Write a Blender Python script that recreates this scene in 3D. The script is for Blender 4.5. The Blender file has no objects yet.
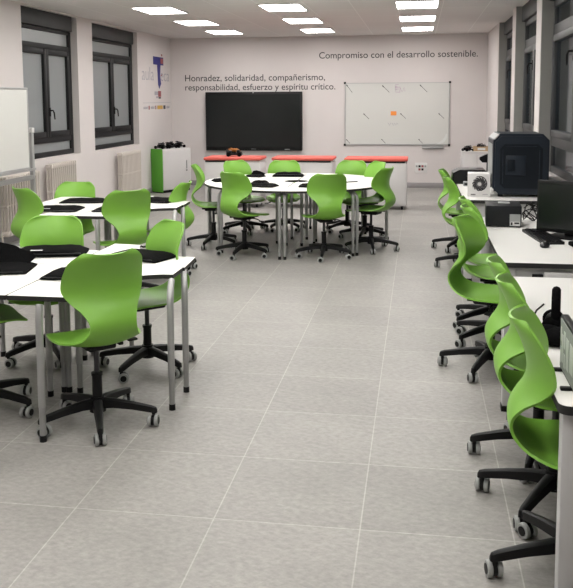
import bpy, bmesh, math, random
from mathutils import Vector, Matrix
random.seed(7)
C = bpy.context.scene.collection
PI = math.pi
R = math.radians

# ------------------------------------------------------------------ materials
def mat(name, col, rough=.5, metal=0, noise=0, nscale=8, emit=None, estr=0, spec=.5, bump=0, coat=0, stretch=(1,1,1)):
    m = bpy.data.materials.new(name); m.use_nodes = True
    nt = m.node_tree; b = nt.nodes['Principled BSDF']
    b.inputs['Base Color'].default_value = (*col, 1)
    b.inputs['Roughness'].default_value = rough
    b.inputs['Metallic'].default_value = metal
    b.inputs['Specular IOR Level'].default_value = spec
    b.inputs['Coat Weight'].default_value = coat
    if noise or bump:
        tc = nt.nodes.new('ShaderNodeTexCoord'); mp = nt.nodes.new('ShaderNodeMapping')
        mp.inputs['Scale'].default_value = stretch
        n = nt.nodes.new('ShaderNodeTexNoise')
        n.inputs['Scale'].default_value = nscale; n.inputs['Detail'].default_value = 5
        nt.links.new(tc.outputs['Object'], mp.inputs[0]); nt.links.new(mp.outputs[0], n.inputs['Vector'])
        if noise:
            mx = nt.nodes.new('ShaderNodeMix'); mx.data_type = 'RGBA'
            lo = tuple(c*(1-noise) for c in col); hi = tuple(min(1, c*(1+noise)) for c in col)
            mx.inputs[6].default_value = (*lo, 1); mx.inputs[7].default_value = (*hi, 1)
            nt.links.new(n.outputs['Fac'], mx.inputs[0]); nt.links.new(mx.outputs[2], b.inputs['Base Color'])
        if bump:
            bp = nt.nodes.new('ShaderNodeBump'); bp.inputs['Strength'].default_value = bump; bp.inputs['Distance'].default_value = .01
            nt.links.new(n.outputs['Fac'], bp.inputs['Height']); nt.links.new(bp.outputs[0], b.inputs['Normal'])
    if emit:
        b.inputs['Emission Color'].default_value = (*emit, 1); b.inputs['Emission Strength'].default_value = estr
    return m

WALL = mat('wall_paint', (.62, .58, .57), .85, noise=.03, nscale=3)
GREEN = mat('green_plastic', (.19, .42, .05), .42, noise=.03, nscale=12)
BLACKP = mat('black_plastic', (.007, .007, .0075), .45, noise=.15, nscale=40, spec=.22)
WHEELG = mat('grey_tyre', (.33, .34, .33), .6)
STEEL = mat('grey_painted_steel', (.36, .36, .355), .42, metal=.35, noise=.05, nscale=20)
CHROME = mat('piston_steel', (.05, .05, .055), .3, metal=.6)
TOPW = mat('white_laminate', (.80, .79, .76), .35, noise=.015, nscale=6)
EDGEB = mat('black_edge', (.015, .015, .015), .5)
FABRIC = mat('black_fabric', (.0042, .0042, .0045), .85, noise=.5, nscale=60, bump=.4, spec=.03)
SHINYB = mat('black_gloss', (.006, .006, .007), .3, spec=.3)
TAG = mat('white_tag', (.7, .7, .7), .5)
WHITEM = mat('white_metal', (.66, .65, .64), .4, noise=.02)
FRAMEW = mat('window_frame', (.0095, .010, .011), .5, spec=.25, noise=.08, nscale=14)
SHUT = mat('shutter_box_grey', (.019, .0205, .022), .5, noise=.08, nscale=9)
FROST = mat('frosted_pane', (.235, .25, .255), .28, noise=.08, nscale=1.3, stretch=(1,1,.4))
FRAMEG = mat('window_frame_grey', (.05, .051, .053), .45, noise=.06, nscale=12)
JAMBSHADE = mat('jamb_shade_grey', (.27, .265, .25), .7, noise=.03)  # grey of the right window jambs, their shade put into the colour
RAD = mat('radiator_cream', (.58, .53, .485), .45, noise=.03)
TRIM = mat('grey_skirting', (.30, .285, .29), .55, noise=.05)
RED = mat('red_cushion', (.60, .10, .075), .6, noise=.05, nscale=25)
CABW = mat('cabinet_white', (.60, .585, .58), .45, noise=.02)
CABG = mat('cabinet_green', (.085, .33, .025), .45, noise=.02)
NAVY = mat('printer_navy', (.0125, .018, .0265), .42, spec=.3, noise=.12, nscale=12)
NAVYD = mat('printer_panel', (.006, .009, .0135), .5, spec=.2, noise=.12, nscale=12)
SCREEN = mat('screen_glass', (.011, .013, .013), .18, spec=.35, noise=.25, nscale=2)
INK = mat('lettering_ink', (.028, .026, .03), .6)
INKL = mat('pale_ink', (.36, .35, .39), .7)
BLUE = mat('logo_blue', (.022, .022, .18), .6)
LRED = mat('logo_red', (.30, .07, .08), .6)
YEL = mat('logo_yellow', (.60, .36, .07), .6)
ORANGE = mat('sticky_orange', (.80, .27, .05), .6)
BOARD = mat('whiteboard_enamel', (.60, .60, .575), .22, noise=.01, nscale=2)
ALU = mat('aluminium', (.42, .42, .42), .38, metal=.6, noise=.05)
LIGHTM = mat('light_diffuser', (.9, .9, .9), .5, emit=(1, .972, .94), estr=18.0)
GREYL = mat('grey_laminate', (.56, .56, .555), .45, noise=.04)
PCB = mat('pc_black', (.011, .012, .014), .42, noise=.1, nscale=20, spec=.25)
WOOD = mat('pale_wood', (.42, .30, .17), .55, noise=.15, nscale=20)
MATG = mat('pale_screen_grey', (.30, .31, .31), .5)
LETW = mat('pale_block', (.62, .63, .62), .5)
BRONZE = mat('orange_detail', (.45, .16, .03), .5)
PURPLE = mat('purple_marker', (.45, .33, .44), .6)

def glass_mat():
    m = bpy.data.materials.new('dark_window_glass'); m.use_nodes = True
    nt = m.node_tree; nt.nodes.clear()
    out = nt.nodes.new('ShaderNodeOutputMaterial'); mix = nt.nodes.new('ShaderNodeMixShader')
    tr = nt.nodes.new('ShaderNodeBsdfTransparent'); tr.inputs[0].default_value = (.55, .62, .66, 1)
    gl = nt.nodes.new('ShaderNodeBsdfGlossy'); gl.inputs['Roughness'].default_value = .06
    gl.inputs['Color'].default_value = (.8, .85, .9, 1)
    fr = nt.nodes.new('ShaderNodeFresnel'); fr.inputs[0].default_value = 1.38
    nt.links.new(fr.outputs[0], mix.inputs[0]); nt.links.new(tr.outputs[0], mix.inputs[1]); nt.links.new(gl.outputs[0], mix.inputs[2])
    nt.links.new(mix.outputs[0], out.inputs[0]); return m
GLASS = glass_mat()

def floor_mat():
    m = bpy.data.materials.new('stoneware_tiles'); m.use_nodes = True
    nt = m.node_tree; N = nt.nodes; Lk = nt.links.new; b = N['Principled BSDF']
    tc = N.new('ShaderNodeTexCoord'); mp = N.new('ShaderNodeMapping')
    mp.inputs['Location'].default_value = (1.4135+12, -3.156+12, 0)
    Lk(tc.outputs['Object'], mp.inputs[0])
    br = N.new('ShaderNodeTexBrick'); br.offset = 0; br.squash = 1
    br.inputs['Scale'].default_value = 1; br.inputs['Brick Width'].default_value = .6; br.inputs['Row Height'].default_value = .6
    br.inputs['Mortar Size'].default_value = .0034; br.inputs['Mortar Smooth'].default_value = .4; br.inputs['Bias'].default_value = 0
    br.inputs['Color1'].default_value = (.262, .251, .236, 1); br.inputs['Color2'].default_value = (.298, .286, .269, 1)
    br.inputs['Mortar'].default_value = (.40, .385, .36, 1)
    Lk(mp.outputs[0], br.inputs['Vector'])
    n1 = N.new('ShaderNodeTexNoise'); n1.inputs['Scale'].default_value = 1.7; n1.inputs['Detail'].default_value = 9; n1.inputs['Roughness'].default_value = .68
    n2 = N.new('ShaderNodeTexNoise'); n2.inputs['Scale'].default_value = 38; n2.inputs['Detail'].default_value = 6; n2.inputs['Roughness'].default_value = .7
    mp2 = N.new('ShaderNodeMapping'); mp2.inputs['Rotation'].default_value = (0, 0, .5); mp2.inputs['Scale'].default_value = (.75, 1.1, 1)
    Lk(tc.outputs['Object'], mp2.inputs[0]); Lk(mp2.outputs[0], n1.inputs['Vector']); Lk(mp2.outputs[0], n2.inputs['Vector'])
    r1 = N.new('ShaderNodeMapRange'); r1.inputs[1].default_value = .3; r1.inputs[2].default_value = .7; r1.inputs[3].default_value = .86; r1.inputs[4].default_value = 1.14
    r2 = N.new('ShaderNodeMapRange'); r2.inputs[1].default_value = .3; r2.inputs[2].default_value = .7; r2.inputs[3].default_value = .80; r2.inputs[4].default_value = 1.20
    Lk(n1.outputs['Fac'], r1.inputs[0]); Lk(n2.outputs['Fac'], r2.inputs[0])
    mu = N.new('ShaderNodeMath'); mu.operation = 'MULTIPLY'; Lk(r1.outputs[0], mu.inputs[0]); Lk(r2.outputs[0], mu.inputs[1])
    vm = N.new('ShaderNodeVectorMath'); vm.operation = 'SCALE'; Lk(br.outputs['Color'], vm.inputs[0]); Lk(mu.outputs[0], vm.inputs['Scale'])
    Lk(vm.outputs[0], b.inputs['Base Color'])
    rr = N.new('ShaderNodeMapRange'); rr.inputs[3].default_value = .36; rr.inputs[4].default_value = .55; Lk(n1.outputs['Fac'], rr.inputs[0]); Lk(rr.outputs[0], b.inputs['Roughness'])
    b.inputs['Specular IOR Level'].default_value = .4
    bp = N.new('ShaderNodeBump'); bp.inputs['Strength'].default_value = .12; bp.inputs['Distance'].default_value = .004; Lk(n2.outputs['Fac'], bp.inputs['Height']); Lk(bp.outputs[0], b.inputs['Normal'])
    return m
def ceiling_mat():
    m = bpy.data.materials.new('ceiling_tiles'); m.use_nodes = True
    nt = m.node_tree; N = nt.nodes; Lk = nt.links.new; b = N['Principled BSDF']
    tc = N.new('ShaderNodeTexCoord'); mp = N.new('ShaderNodeMapping')
    mp.inputs['Location'].default_value = (.29+14, -10.51+18.7, 0)
    Lk(tc.outputs['Object'], mp.inputs[0])
    br = N.new('ShaderNodeTexBrick'); br.offset = 0; br.squash = 1
    br.inputs['Scale'].default_value = 1; br.inputs['Brick Width'].default_value = .58333; br.inputs['Row Height'].default_value = .935
    br.inputs['Mortar Size'].default_value = .006; br.inputs['Mortar Smooth'].default_value = .2
    br.inputs['Color1'].default_value = (.66, .64, .625, 1); br.inputs['Color2'].default_value = (.69, .67, .655, 1)
    br.inputs['Mortar'].default_value = (.80, .79, .77, 1)
    Lk(mp.outputs[0], br.inputs['Vector']); Lk(br.outputs['Color'], b.inputs['Base Color'])
    b.inputs['Roughness'].default_value = .9
    return m
FLOORM = floor_mat(); CEILM = ceiling_mat()

# ------------------------------------------------------------------ mesh helpers
class MB:
    def __init__(s): s.bm = bmesh.new(); s.mats = []
    def mi(s, m):
        if m not in s.mats: s.mats.append(m)
        return s.mats.index(m)
    def _faces(s, verts, m, smooth=False):
        i = s.mi(m); fs = set()
        for v in verts: fs.update(v.link_faces)
        for f in fs: f.material_index = i; f.smooth = smooth
    def box(s, x0, x1, y0, y1, z0, z1, m, bev=0, seg=2, M=None):
        r = bmesh.ops.create_cube(s.bm, size=1); vs = r['verts']
        for v in vs: v.co = Vector(((x0+x1)/2+v.co.x*(x1-x0), (y0+y1)/2+v.co.y*(y1-y0), (z0+z1)/2+v.co.z*(z1-z0)))
        i = s.mi(m)
        fs = set(f for v in vs for f in v.link_faces)
        for f in fs: f.material_index = i
        allv = set(vs)
        if bev:
            es = list(set(e for v in vs for e in v.link_edges))
            rr = bmesh.ops.bevel(s.bm, geom=es, offset=bev, segments=seg, affect='EDGES', profile=.5)
            for f in rr['faces']: f.material_index = i; f.smooth = True
            allv = set(v for v in vs if v.is_valid) | set(rr['verts'])
        if M is not None:
            for v in allv: v.co = M @ v.co
        return s
    def prism(s, pts, z0, z1, m, mside=None, M=None):
        n = len(pts); a = [s.bm.verts.new((p[0], p[1], z0)) for p in pts]; b = [s.bm.verts.new((p[0], p[1], z1)) for p in pts]
        i = s.mi(m); j = s.mi(mside or m)
        f = s.bm.faces.new(b); f.material_index = i
        f = s.bm.faces.new(a[::-1]); f.material_index = j
        for k in range(n):
            f = s.bm.faces.new((a[k], a[(k+1) % n], b[(k+1) % n], b[k])); f.material_index = j
        if M is not None:
            for v in a+b: v.co = M @ v.co
        return s
    def tube(s, pts, r, m, n=10, cap=True):
        pts = [Vector(p) for p in pts]; rs = r if isinstance(r, (list, tuple)) else [r]*len(pts)
        i = s.mi(m); rings = []; up = None
        for k, p in enumerate(pts):
            d = (pts[min(k+1, len(pts)-1)]-pts[max(k-1, 0)])
            d = d.normalized() if d.length > 1e-9 else Vector((0, 0, 1))
            if up is None: up = Vector((0, 0, 1)) if abs(d.z) < .9 else Vector((1, 0, 0))
            a = d.cross(up)
            if a.length < 1e-4: a = d.cross(Vector((0, 1, 0)))
            a.normalize(); b = a.cross(d).normalized(); up = b
            rings.append([s.bm.verts.new(p+a*(rs[k]*math.cos(2*PI*q/n))+b*(rs[k]*math.sin(2*PI*q/n))) for q in range(n)])
        for k in range(len(rings)-1):
            for q in range(n):
                f = s.bm.faces.new((rings[k][q], rings[k][(q+1) % n], rings[k+1][(q+1) % n], rings[k+1][q])); f.material_index = i; f.smooth = True
        if cap:
            f = s.bm.faces.new(rings[0][::-1]); f.material_index = i
            f = s.bm.faces.new(rings[-1]); f.material_index = i
        return s
    def cyl(s, p0, p1, r, m, n=16, r2=None):
        return s.tube([p0, p1], [r, r if r2 is None else r2], m, n)
    def sweep(s, stations, m, smooth=False):
        """stations: list of rings (each a list of points), joined and capped"""
        i = s.mi(m); rings = [[s.bm.verts.new(p) for p in st] for st in stations]; n = len(rings[0])
        for k in range(len(rings)-1):
            for q in range(n):
                f = s.bm.faces.new((rings[k][q], rings[k][(q+1) % n], rings[k+1][(q+1) % n], rings[k+1][q])); f.material_index = i; f.smooth = smooth
        f = s.bm.faces.new(rings[0][::-1]); f.material_index = i
        f = s.bm.faces.new(rings[-1]); f.material_index = i
        return s
    def ball(s, c, r, m, sc=(1, 1, 1), n=12):
        rr = bmesh.ops.create_uvsphere(s.bm, u_segments=n, v_segments=n//2+2, radius=r)
        for v in rr['verts']: v.co = Vector(c)+Vector((v.co.x*sc[0], v.co.y*sc[1], v.co.z*sc[2]))
        s._faces(rr['verts'], m, True); return s
    def build(s, name, parent=None, loc=(0, 0, 0), rz=0, angle=35):
        bmesh.ops.recalc_face_normals(s.bm, faces=s.bm.faces[:])
        me = bpy.data.meshes.new(name); s.bm.to_mesh(me); s.bm.free()
        for m in s.mats: me.materials.append(m)
        try: me.set_sharp_from_angle(angle=R(angle))
        except Exception: pass
        o = bpy.data.objects.new(name, me); C.objects.link(o); o.location = loc; o.rotation_euler = (0, 0, rz)
        if parent: o.parent = parent
        return o
def tag(o, label, cat, group=None):
    o['label'] = label; o['category'] = cat
    if group: o['group'] = group
    return o
def thing(name, label, cat, loc=(0, 0, 0), rz=0, group=None):
    o = bpy.data.objects.new(name, None); o.empty_display_size = .05; C.objects.link(o)
    o.location = loc; o.rotation_euler = (0, 0, rz); return tag(o, label, cat, group)
def struct(o): o['kind'] = 'structure'; return o
def copy_tree(o, parent=None):
    c = o.copy(); C.objects.link(c)
    if parent: c.parent = parent
    for ch in list(o.children): copy_tree(ch, c)
    return c
def arc(cx, cy, r, a0, a1, n): return [(cx+r*math.cos(a0+(a1-a0)*k/n), cy+r*math.sin(a0+(a1-a0)*k/n)) for k in range(n+1)]
def round_rect(x0, x1, y0, y1, r, n=5):
    p = []
    for cx, cy, a in ((x1-r, y1-r, 0), (x0+r, y1-r, PI/2), (x0+r, y0+r, PI), (x1-r, y0+r, 3*PI/2)): p += arc(cx, cy, r, a, a+PI/2, n)
    return p

# ------------------------------------------------------------------ room
XL, XR, YB, YF, ZC = -4.89, 1.262, 16.1, -3.6, 2.92
b = MB(); b.box(XL-.4, XR+.5, YF-.3, YB+.3, -.12, 0, FLOORM); struct(b.build('floor'))
b = MB(); b.box(XL-.4, XR+.5, YF-.3, YB+.3, ZC, ZC+.12, CEILM); struct(b.build('ceiling'))
b = MB(); b.box(XL-.4, XR+.5, YB, YB+.3, 0, ZC, WALL); struct(b.build('wall_back'))
b = MB(); b.box(XL-.4, XR+.5, YF-.3, YF, 0, ZC, WALL); struct(b.build('wall_front'))
def wall_with_holes(name, x0, x1, holes):
    b = MB(); y = YF
    for (a, c, z0, z1) in holes:
        b.box(x0, x1, y, a, 0, ZC, WALL); b.box(x0, x1, a, c, 0, z0, WALL)
        if z1 < ZC-.001: b.box(x0, x1, a, c, z1, ZC, WALL)
        y = c
    b.box(x0, x1, y, YB, 0, ZC, WALL); return struct(b.build(name))
LW = [(9.80, 11.51, .945, 2.90), (12.07, 14.11, .935, 2.885)]
wall_with_holes('wall_left', XL-.3, XL, LW)
RW = [(3.0, 5.9, .93, ZC), (6.4, 9.16, .93, ZC), (9.52, 11.55, .93, ZC), (11.92, 13.9, .93, ZC)]
wall_with_holes('wall_right', XR, XR+.4, RW)
def board(name, x0, x1, y0, y1, h):
    b = MB(); b.box(x0, x1, y0, y1, 0, h, TRIM, .004); struct(b.build(name))
board('baseboard_back', XL, XR, YB-.014, YB, .10); board('baseboard_left', XL, XL+.012, YF, YB-.014, .09); board('baseboard_right', XR-.012, XR, YF, YB-.014, .09)

# windows of the left wall: shutter box, frame, three panes, handle
def handle(x, y, z, s, parent):
    b = MB(); b.box(x-.008*1, x+.010, y-.016, y+.016, z-.06, z+.06, BLACKP, .004)
    b.tube([(x, y, z+.02), (x+s*.045, y, z+.02), (x+s*.055, y+.01, z-.01), (x+s*.05, y+.04, z-.10)], [.011, .011, .011, .008], BLACKP, 8)
    b.build('handle', parent)
def left_window(k, y0, y1, z0, z1):
    r = struct(thing('window_%d' % k, 'x', 'window')); del r['label']; del r['category']
    xf = XL-.10; zs = z1-.21
    def pane(a, c, d, e, nm='pane'):
        q = MB(); q.box(xf-.035, xf-.022, a, c, d, e, FROST); q.build(nm, r)
    fw = .07; ym = (y0+y1)/2
    b = MB()
    b.box(xf-.06, xf, y0, y0+fw, z0, zs, FRAMEW, .006); b.box(xf-.06, xf, y1-fw-.03, y1, z0, zs, FRAMEW, .006)
    b.box(xf-.06, xf+.01, y0+fw, y1-fw, z0, z0+fw, FRAMEW, .006); b.box(xf-.06, xf, y0+fw, y1-fw, zs-.05, zs, FRAMEW, .006)
    za, zb = z0+.27, z0+1.46
    b.box(xf-.06, xf, y0+fw, y1-fw, za-.08, za, FRAMEW, .006); b.box(xf-.06, xf, y0+fw, y1-fw, zb, zb+.07, FRAMEW, .006)
    b.build('frame', r)
    for (a, c) in ((y0+fw, ym), (ym, y1-fw-.03)):
        s = MB(); w = .075
        s.box(xf-.045, xf+.018, a, a+w, za, zb, FRAMEW, .006); s.box(xf-.045, xf+.018, c-w, c, za, zb, FRAMEW, .006)
        s.box(xf-.045, xf+.018, a+w, c-w, za, za+w, FRAMEW, .006); s.box(xf-.045, xf+.018, a+w, c-w, zb-w, zb, FRAMEW, .006)
        s.build('sash', r); pane(a+w-.01, c-w+.01, za+w-.01, zb-w+.01)
    pane(y0+fw-.01, y1-fw-.02, zb+.06, zs-.04); pane(y0+fw-.01, y1-fw-.02, z0+fw-.01, za-.07)
    handle(xf+.02, ym+.05, za+.34, 1, r)
    s = MB(); s.box(xf-.19, xf+.055, y0, y1-.06, zs, z1, SHUT, .008); s.build('shutter_box', r)
    s = MB(); s.box(xf-.20, xf-.10, y0, y1, z0, z1, FRAMEW); s.build('closed_shutter', r)
left_window(1, *LW[0]); left_window(2, *LW[1])
def right_window(k, y0, y1, z0, z1):
    r = struct(thing('window_%d' % k, 'x', 'window')); del r['label']; del r['category']
    xf = XR+.125; zs = z1-.20
    def pane(a, c, d, e):
        q = MB(); q.box(xf+.022, xf+.03, a, c, d, e, GLASS); q.build('pane', r)
    fw = .07; ym = (y0+y1)/2; b = MB()
    b.box(xf, xf+.06, y0, y0+fw, z0, zs, FRAMEG, .006); b.box(xf, xf+.06, y1-fw, y1, z0, zs, FRAMEG, .006)
    b.box(xf, xf+.06, y0+fw, y1-fw, z0, z0+fw, FRAMEG, .006); b.box(xf, xf+.06, y0+fw, y1-fw, zs-.07, zs, FRAMEG, .006)
    za, zb = z0+.38, z0+1.43
    b.box(xf, xf+.06, y0+fw, y1-fw, za-.10, za, FRAMEG, .006); b.box(xf, xf+.06, y0+fw, y1-fw, zb, zb+.11, FRAMEG, .006)
    b.build('frame', r)
    for (a, c) in ((y0+fw, ym), (ym, y1-fw)):
        s = MB(); w = .07
        s.box(xf-.018, xf+.045, a, a+w, za, zb, FRAMEG, .006); s.box(xf-.018, xf+.045, c-w, c, za, zb, FRAMEG, .006)
        s.box(xf-.018, xf+.045, a+w, c-w, za, za+w, FRAMEG, .006); s.box(xf-.018, xf+.045, a+w, c-w, zb-w, zb, FRAMEG, .006)
        s.build('sash', r); pane(a+w-.01, c-w+.01, za+w-.01, zb-w+.01)
    pane(y0+fw-.01, y1-fw+.01, zb+.10, zs-.06); pane(y0+fw-.01, y1-fw+.01, z0+fw-.01, za-.09)
    handle(xf-.02, ym+.05, za+.80, -1, r)
    s = MB(); s.box(XR+.006, XR+.40, y1-.012, y1, z0, z1, JAMBSHADE); s.build('jamb_shade_sheet', r)  # thin grey sheet added over the far jamb to paint its shade
    s = MB(); s.box(xf-.045, xf+.15, y0+.10, y1, zs, z1, SHUT, .008); s.build('shutter_box', r)
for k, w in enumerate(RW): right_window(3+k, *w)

# ------------------------------------------------------------------ ceiling lights
rowname = ['back row by the end wall', 'middle row', 'nearest row in view']
colname = {-3.47: 'left column near the windows', -1.78: 'centre column', -.035: 'right column over the aisle'}
proto = None
def make_light():
    t = thing('ceiling_light', 'x', 'ceiling light')
    f = MB(); w, d = .28, .42
    f.box(-w, w, -d, -d+.02, -.012, 0, WHITEM); f.box(-w, w, d-.02, d, -.012, 0, WHITEM)
    f.box(-w, -w+.02, -d+.02, d-.02, -.012, 0, WHITEM); f.box(w-.02, w, -d+.02, d-.02, -.012, 0, WHITEM); f.build('frame', t)
    g = MB(); g.box(-w+.02, w-.02, -d+.02, d-.02, -.007, -.001, LIGHTM); g.build('diffuser', t)
    return t
for j in range(8):
    for x in (-3.47, -1.78, -.035):
        t = make_light() if proto is None else copy_tree(proto)
        proto = proto or t
        t.location = (x, 14.76-1.885*j, ZC)
        t['group'] = 'ceiling light panels'
        t['label'] = 'lit white ceiling panel, %s, %s' % (colname[x], rowname[j] if j < 3 else 'row %d from the end wall, overhead' % (j+1))

# ------------------------------------------------------------------ the swivel chair
def spline(P, t):
    n = len(P)-1; f = t*n; i = min(int(f), n-1); u = f-i
    p0, p1, p2, p3 = (P[max(i-1, 0)], P[i], P[i+1], P[min(i+2, n)])
    return tuple(.5*(2*b_+(c_-a_)*u+(2*a_-5*b_+4*c_-d_)*u*u+(-a_+3*b_-3*c_+d_)*u**3) for a_, b_, c_, d_ in zip(p0, p1, p2, p3))
# forward x, height z, half width, forward wrap of the edge, lift of the edge
PROF = [(.235, .452, .135, 0, .004), (.215, .468, .185, 0, .006), (.14, .482, .215, 0, .010), (.04, .478, .230, 0, .018), (-.06, .470, .224, .01, .026),
        (-.14, .474, .197, .02, .028), (-.20, .503, .157, .015, .018), (-.236, .553, .130, .008, .006), (-.245, .605, .122, .010, 0), (-.226, .657, .144, .026, 0),
        (-.196, .707, .186, .054, 0), (-.182, .758, .212, .076, 0), (-.186, .815, .214, .078, 0), (-.204, .870, .206, .074, 0), (-.226, .918, .194, .066, 0), (-.250, .958, .176, .054, 0)]
def shell_mesh():
    b = MB(); NR, NC = 56, 18; i = b.mi(GREEN); g = []
    for r in range(NR+1):
        t = r/NR; x, z, w, wr, li = spline(PROF, t); row = []
        if t > .90: w *= 1-.30*((t-.90)/.10)**2.4
        if t < .06: w *= 1-.22*((.06-t)/.06)**2
        for c in range(NC+1):
            u = -1+2*c/NC; u = math.sin(u*PI/2)*.35+u*.65
            a = abs(u)**2
            row.append(b.bm.verts.new((x+wr*a, u*w, z+li*a)))
        g.append(row)
    for r in range(NR):
        for c in range(NC):
            f = b.bm.faces.new((g[r][c], g[r][c+1], g[r+1][c+1], g[r+1][c])); f.material_index = i; f.smooth = True
    bmesh.ops.recalc_face_normals(b.bm, faces=b.bm.faces[:])
    bmesh.ops.solidify(b.bm, geom=b.bm.faces[:], thickness=.010)
    for f in b.bm.faces: f.smooth = True; f.material_index = i
    return b
def make_chair():
    t = thing('swivel_chair', 'x', 'chair')
    shell_mesh().build('seat_shell', t, angle=50)
    b = MB(); b.box(-.10, .10, -.075, .075, .425, .468, BLACKP, .012); b.box(-.13, .13, -.10, -.075, .447, .466, BLACKP, .005); b.box(-.13, .13, .075, .10, .447, .466, BLACKP, .005)
    b.build('seat_mechanism', t)
    b = MB(); b.tube([(.03, -.07, .44), (.035, -.16, .436), (.04, -.20, .42)], .006, BLACKP, 8); b.box(.022, .062, -.25, -.195, .410, .422, BLACKP, .005); b.build('lever', t)
    b = MB(); b.cyl((0, 0, .12), (0, 0, .27), .026, BLACKP); b.cyl((0, 0, .27), (0, 0, .285), .030, BLACKP); b.cyl((0, 0, .25), (0, 0, .43), .0145, CHROME); b.build('gas_column', t)
    b = MB(); b.cyl((0, 0, .075), (0, 0, .155), .043, BLACKP, 20, .036); b.build('base_hub', t)
    for k in range(5):
        a = 2*PI*k/5; M = Matrix.Rotation(a, 3, 'Z'); st = []
        for (x, zc, hw, hh) in ((.02, .122, .029, .026), (.09, .121, .025, .022), (.19, .108, .020, .019), (.288, .090, .016, .017), (.312, .083, .012, .015), (.318, .078, .006, .008)):
            st.append([M @ Vector(p) for p in ((x, -hw, zc-hh), (x, hw, zc-hh), (x, hw*.8, zc+hh*.7), (x, hw*.35, zc+hh), (x, -hw*.35, zc+hh), (x, -hw*.8, zc+hh*.7))])
        b = MB(); b.sweep(st, BLACKP); b.cyl(M @ Vector((.298, 0, .05)), M @ Vector((.298, 0, .082)), .010, BLACKP, 8)
        b.build('base_leg', t)
        sp = a+R((90, 35, 80, -60, 5)[k]); W = Matrix.Rotation(sp, 3, 'Z'); c = M @ Vector((.298, 0, 0)) + W @ Vector((-.014, 0, 0))
        b = MB(); b.cyl(c+Vector((0, 0, .031))+W @ Vector((0, -.008, 0)), c+Vector((0, 0, .031))+W @ Vector((0, .008, 0)), .026, BLACKP, 14)
        b.box(-.012, .022, -.007, .007, .03, .062, BLACKP, .003, M=Matrix.Translation(c) @ W.to_4x4()); h = b.build('caster', t)
        for s in (-1, 1):
            b = MB()
            q = lambda y: c+Vector((0, 0, .031))+W @ Vector((0, y, 0))
            b.tube([q(s*.009), q(s*.011), q(s*.025), q(s*.028)], [.028, .031, .031, .027], WHEELG, 18)
            b.cyl(q(s*.0275), q(s*.0305), .019, BLACKP, 14); b.build('wheel', h)
    return t
chair0 = None
def chair(x, y, face, label, group, dz=0.0, base=0):
    global chair0
    t = make_chair() if chair0 is None else copy_tree(chair0)
    chair0 = chair0 or t
    t.location = (x, y, 0); t.rotation_euler = (0, 0, R(face)); tag(t, label, 'chair', group)
    for ch in t.children:
        n = ch.name.split('.')[0]
        ch.location.z = dz if n in ('seat_shell', 'seat_mechanism', 'lever') else 0
        if n in ('base_leg', 'caster', 'base_hub'): ch.rotation_euler = (0, 0, R(base-face))
    return t
gF, gM, gB, gR = 'chairs round the near left table', 'chairs round the mid left table', 'chairs round the circular table', 'chairs along the right desks'
def chairs():
    chair(-1.665, 4.04, 134, 'large green swivel chair seen from behind at front of near left table', gF, 0, 6)
    chair(-1.7, 4.97, 224, 'green swivel chair behind right end of the near left table, turned towards its middle', gF, -0.03, 40)
    chair(-2.43, 5.1, -84, 'green swivel chair facing camera behind the near left table, thick laptop sleeve before it', gF, -0.035, 20)
    chair(-2.38, 4.13, 42, 'green swivel chair cut off by the left picture edge, only seat front showing', gF, 0.055, -8)
    chair(-3.46, 7.85, -88, 'green swivel chair facing camera behind mid left table, in front of radiator', gM, -0.085, 20)
    chair(-3.37, 7.02, 55, 'green swivel chair at front left of mid left table, beside the rolling whiteboard', gM, -0.015, 0)
    chair(-2.53, 6.8, 131, 'green swivel chair seen from behind at front of mid left table', gM, 0, 10)
    chair(-2.46, 7.86, 176, 'green swivel chair at right end of mid left table, its back towards the aisle', gM, -0.05, -30)
    chair(-2.36, 9.36, 12, 'green swivel chair in profile at left end of the circular table', gB, 0, 190)
    chair(-1.88, 8.82, 60, 'green swivel chair seen from behind, front left of the circular table', gB, -0.02, -100)
    chair(-2.22, 10.4, -42, 'green swivel chair at rear left of circular table, half hidden by the front left chair', gB, -0.04, 10)
    chair(-1.74, 10.68, -84, 'green swivel chair facing camera at rear of circular table, dark laptop before it', gB, -0.06, 30)
    chair(-1, 8.83, 112, 'green swivel chair seen from behind, front right of the circular table', gB, -0.03, -88)
    chair(-0.90, 10.62, -108, 'green swivel chair facing camera at rear right of circular table, before rightmost red topped cabinet', gB, -0.05, 10)
    chair(-0.64, 10.12, 212, 'green swivel chair at far right of circular table, behind the chair in profile', gB, -0.02, -25)
    chair(-0.52, 9.34, 157, 'green swivel chair in profile at right end of circular table, facing left', gB, -0.01, -10)
    chair(0.58, 2.95, -5, 'nearest green swivel chair of the right row, beside the near desk end panel', gR, -0.005, 192)
    chair(0.58, 3.48, -1, 'second green swivel chair from the camera along right near desk', gR, 0.01, 166)
    chair(0.58, 3.95, 0, 'third green swivel chair from the camera, at far end of right near desk', gR, 0, 182)
    chair(0.465, 5.24, -20, 'green swivel chair pulled out before the keyboard and monitor desk, whole curved side showing', gR, 0.005, 174)
    chair(0.55, 5.85, 6, 'green swivel chair behind the pulled out one, at the monitor desk', gR, 0.01, 216)
    chair(0.56, 6.32, 6, 'green swivel chair at far end of monitor desk, beside the black computer box', gR, 0.01, 214)
    chair(0.5, 8.45, 4, 'green swivel chair at the printer desk, in front of white box', gR, -0.03, 182)
    chair(0.48, 9.5, -4, 'farthest green swivel chair of right row, its back edge nearest the end wall', gR, -0.05, 170)
chairs()

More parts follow.
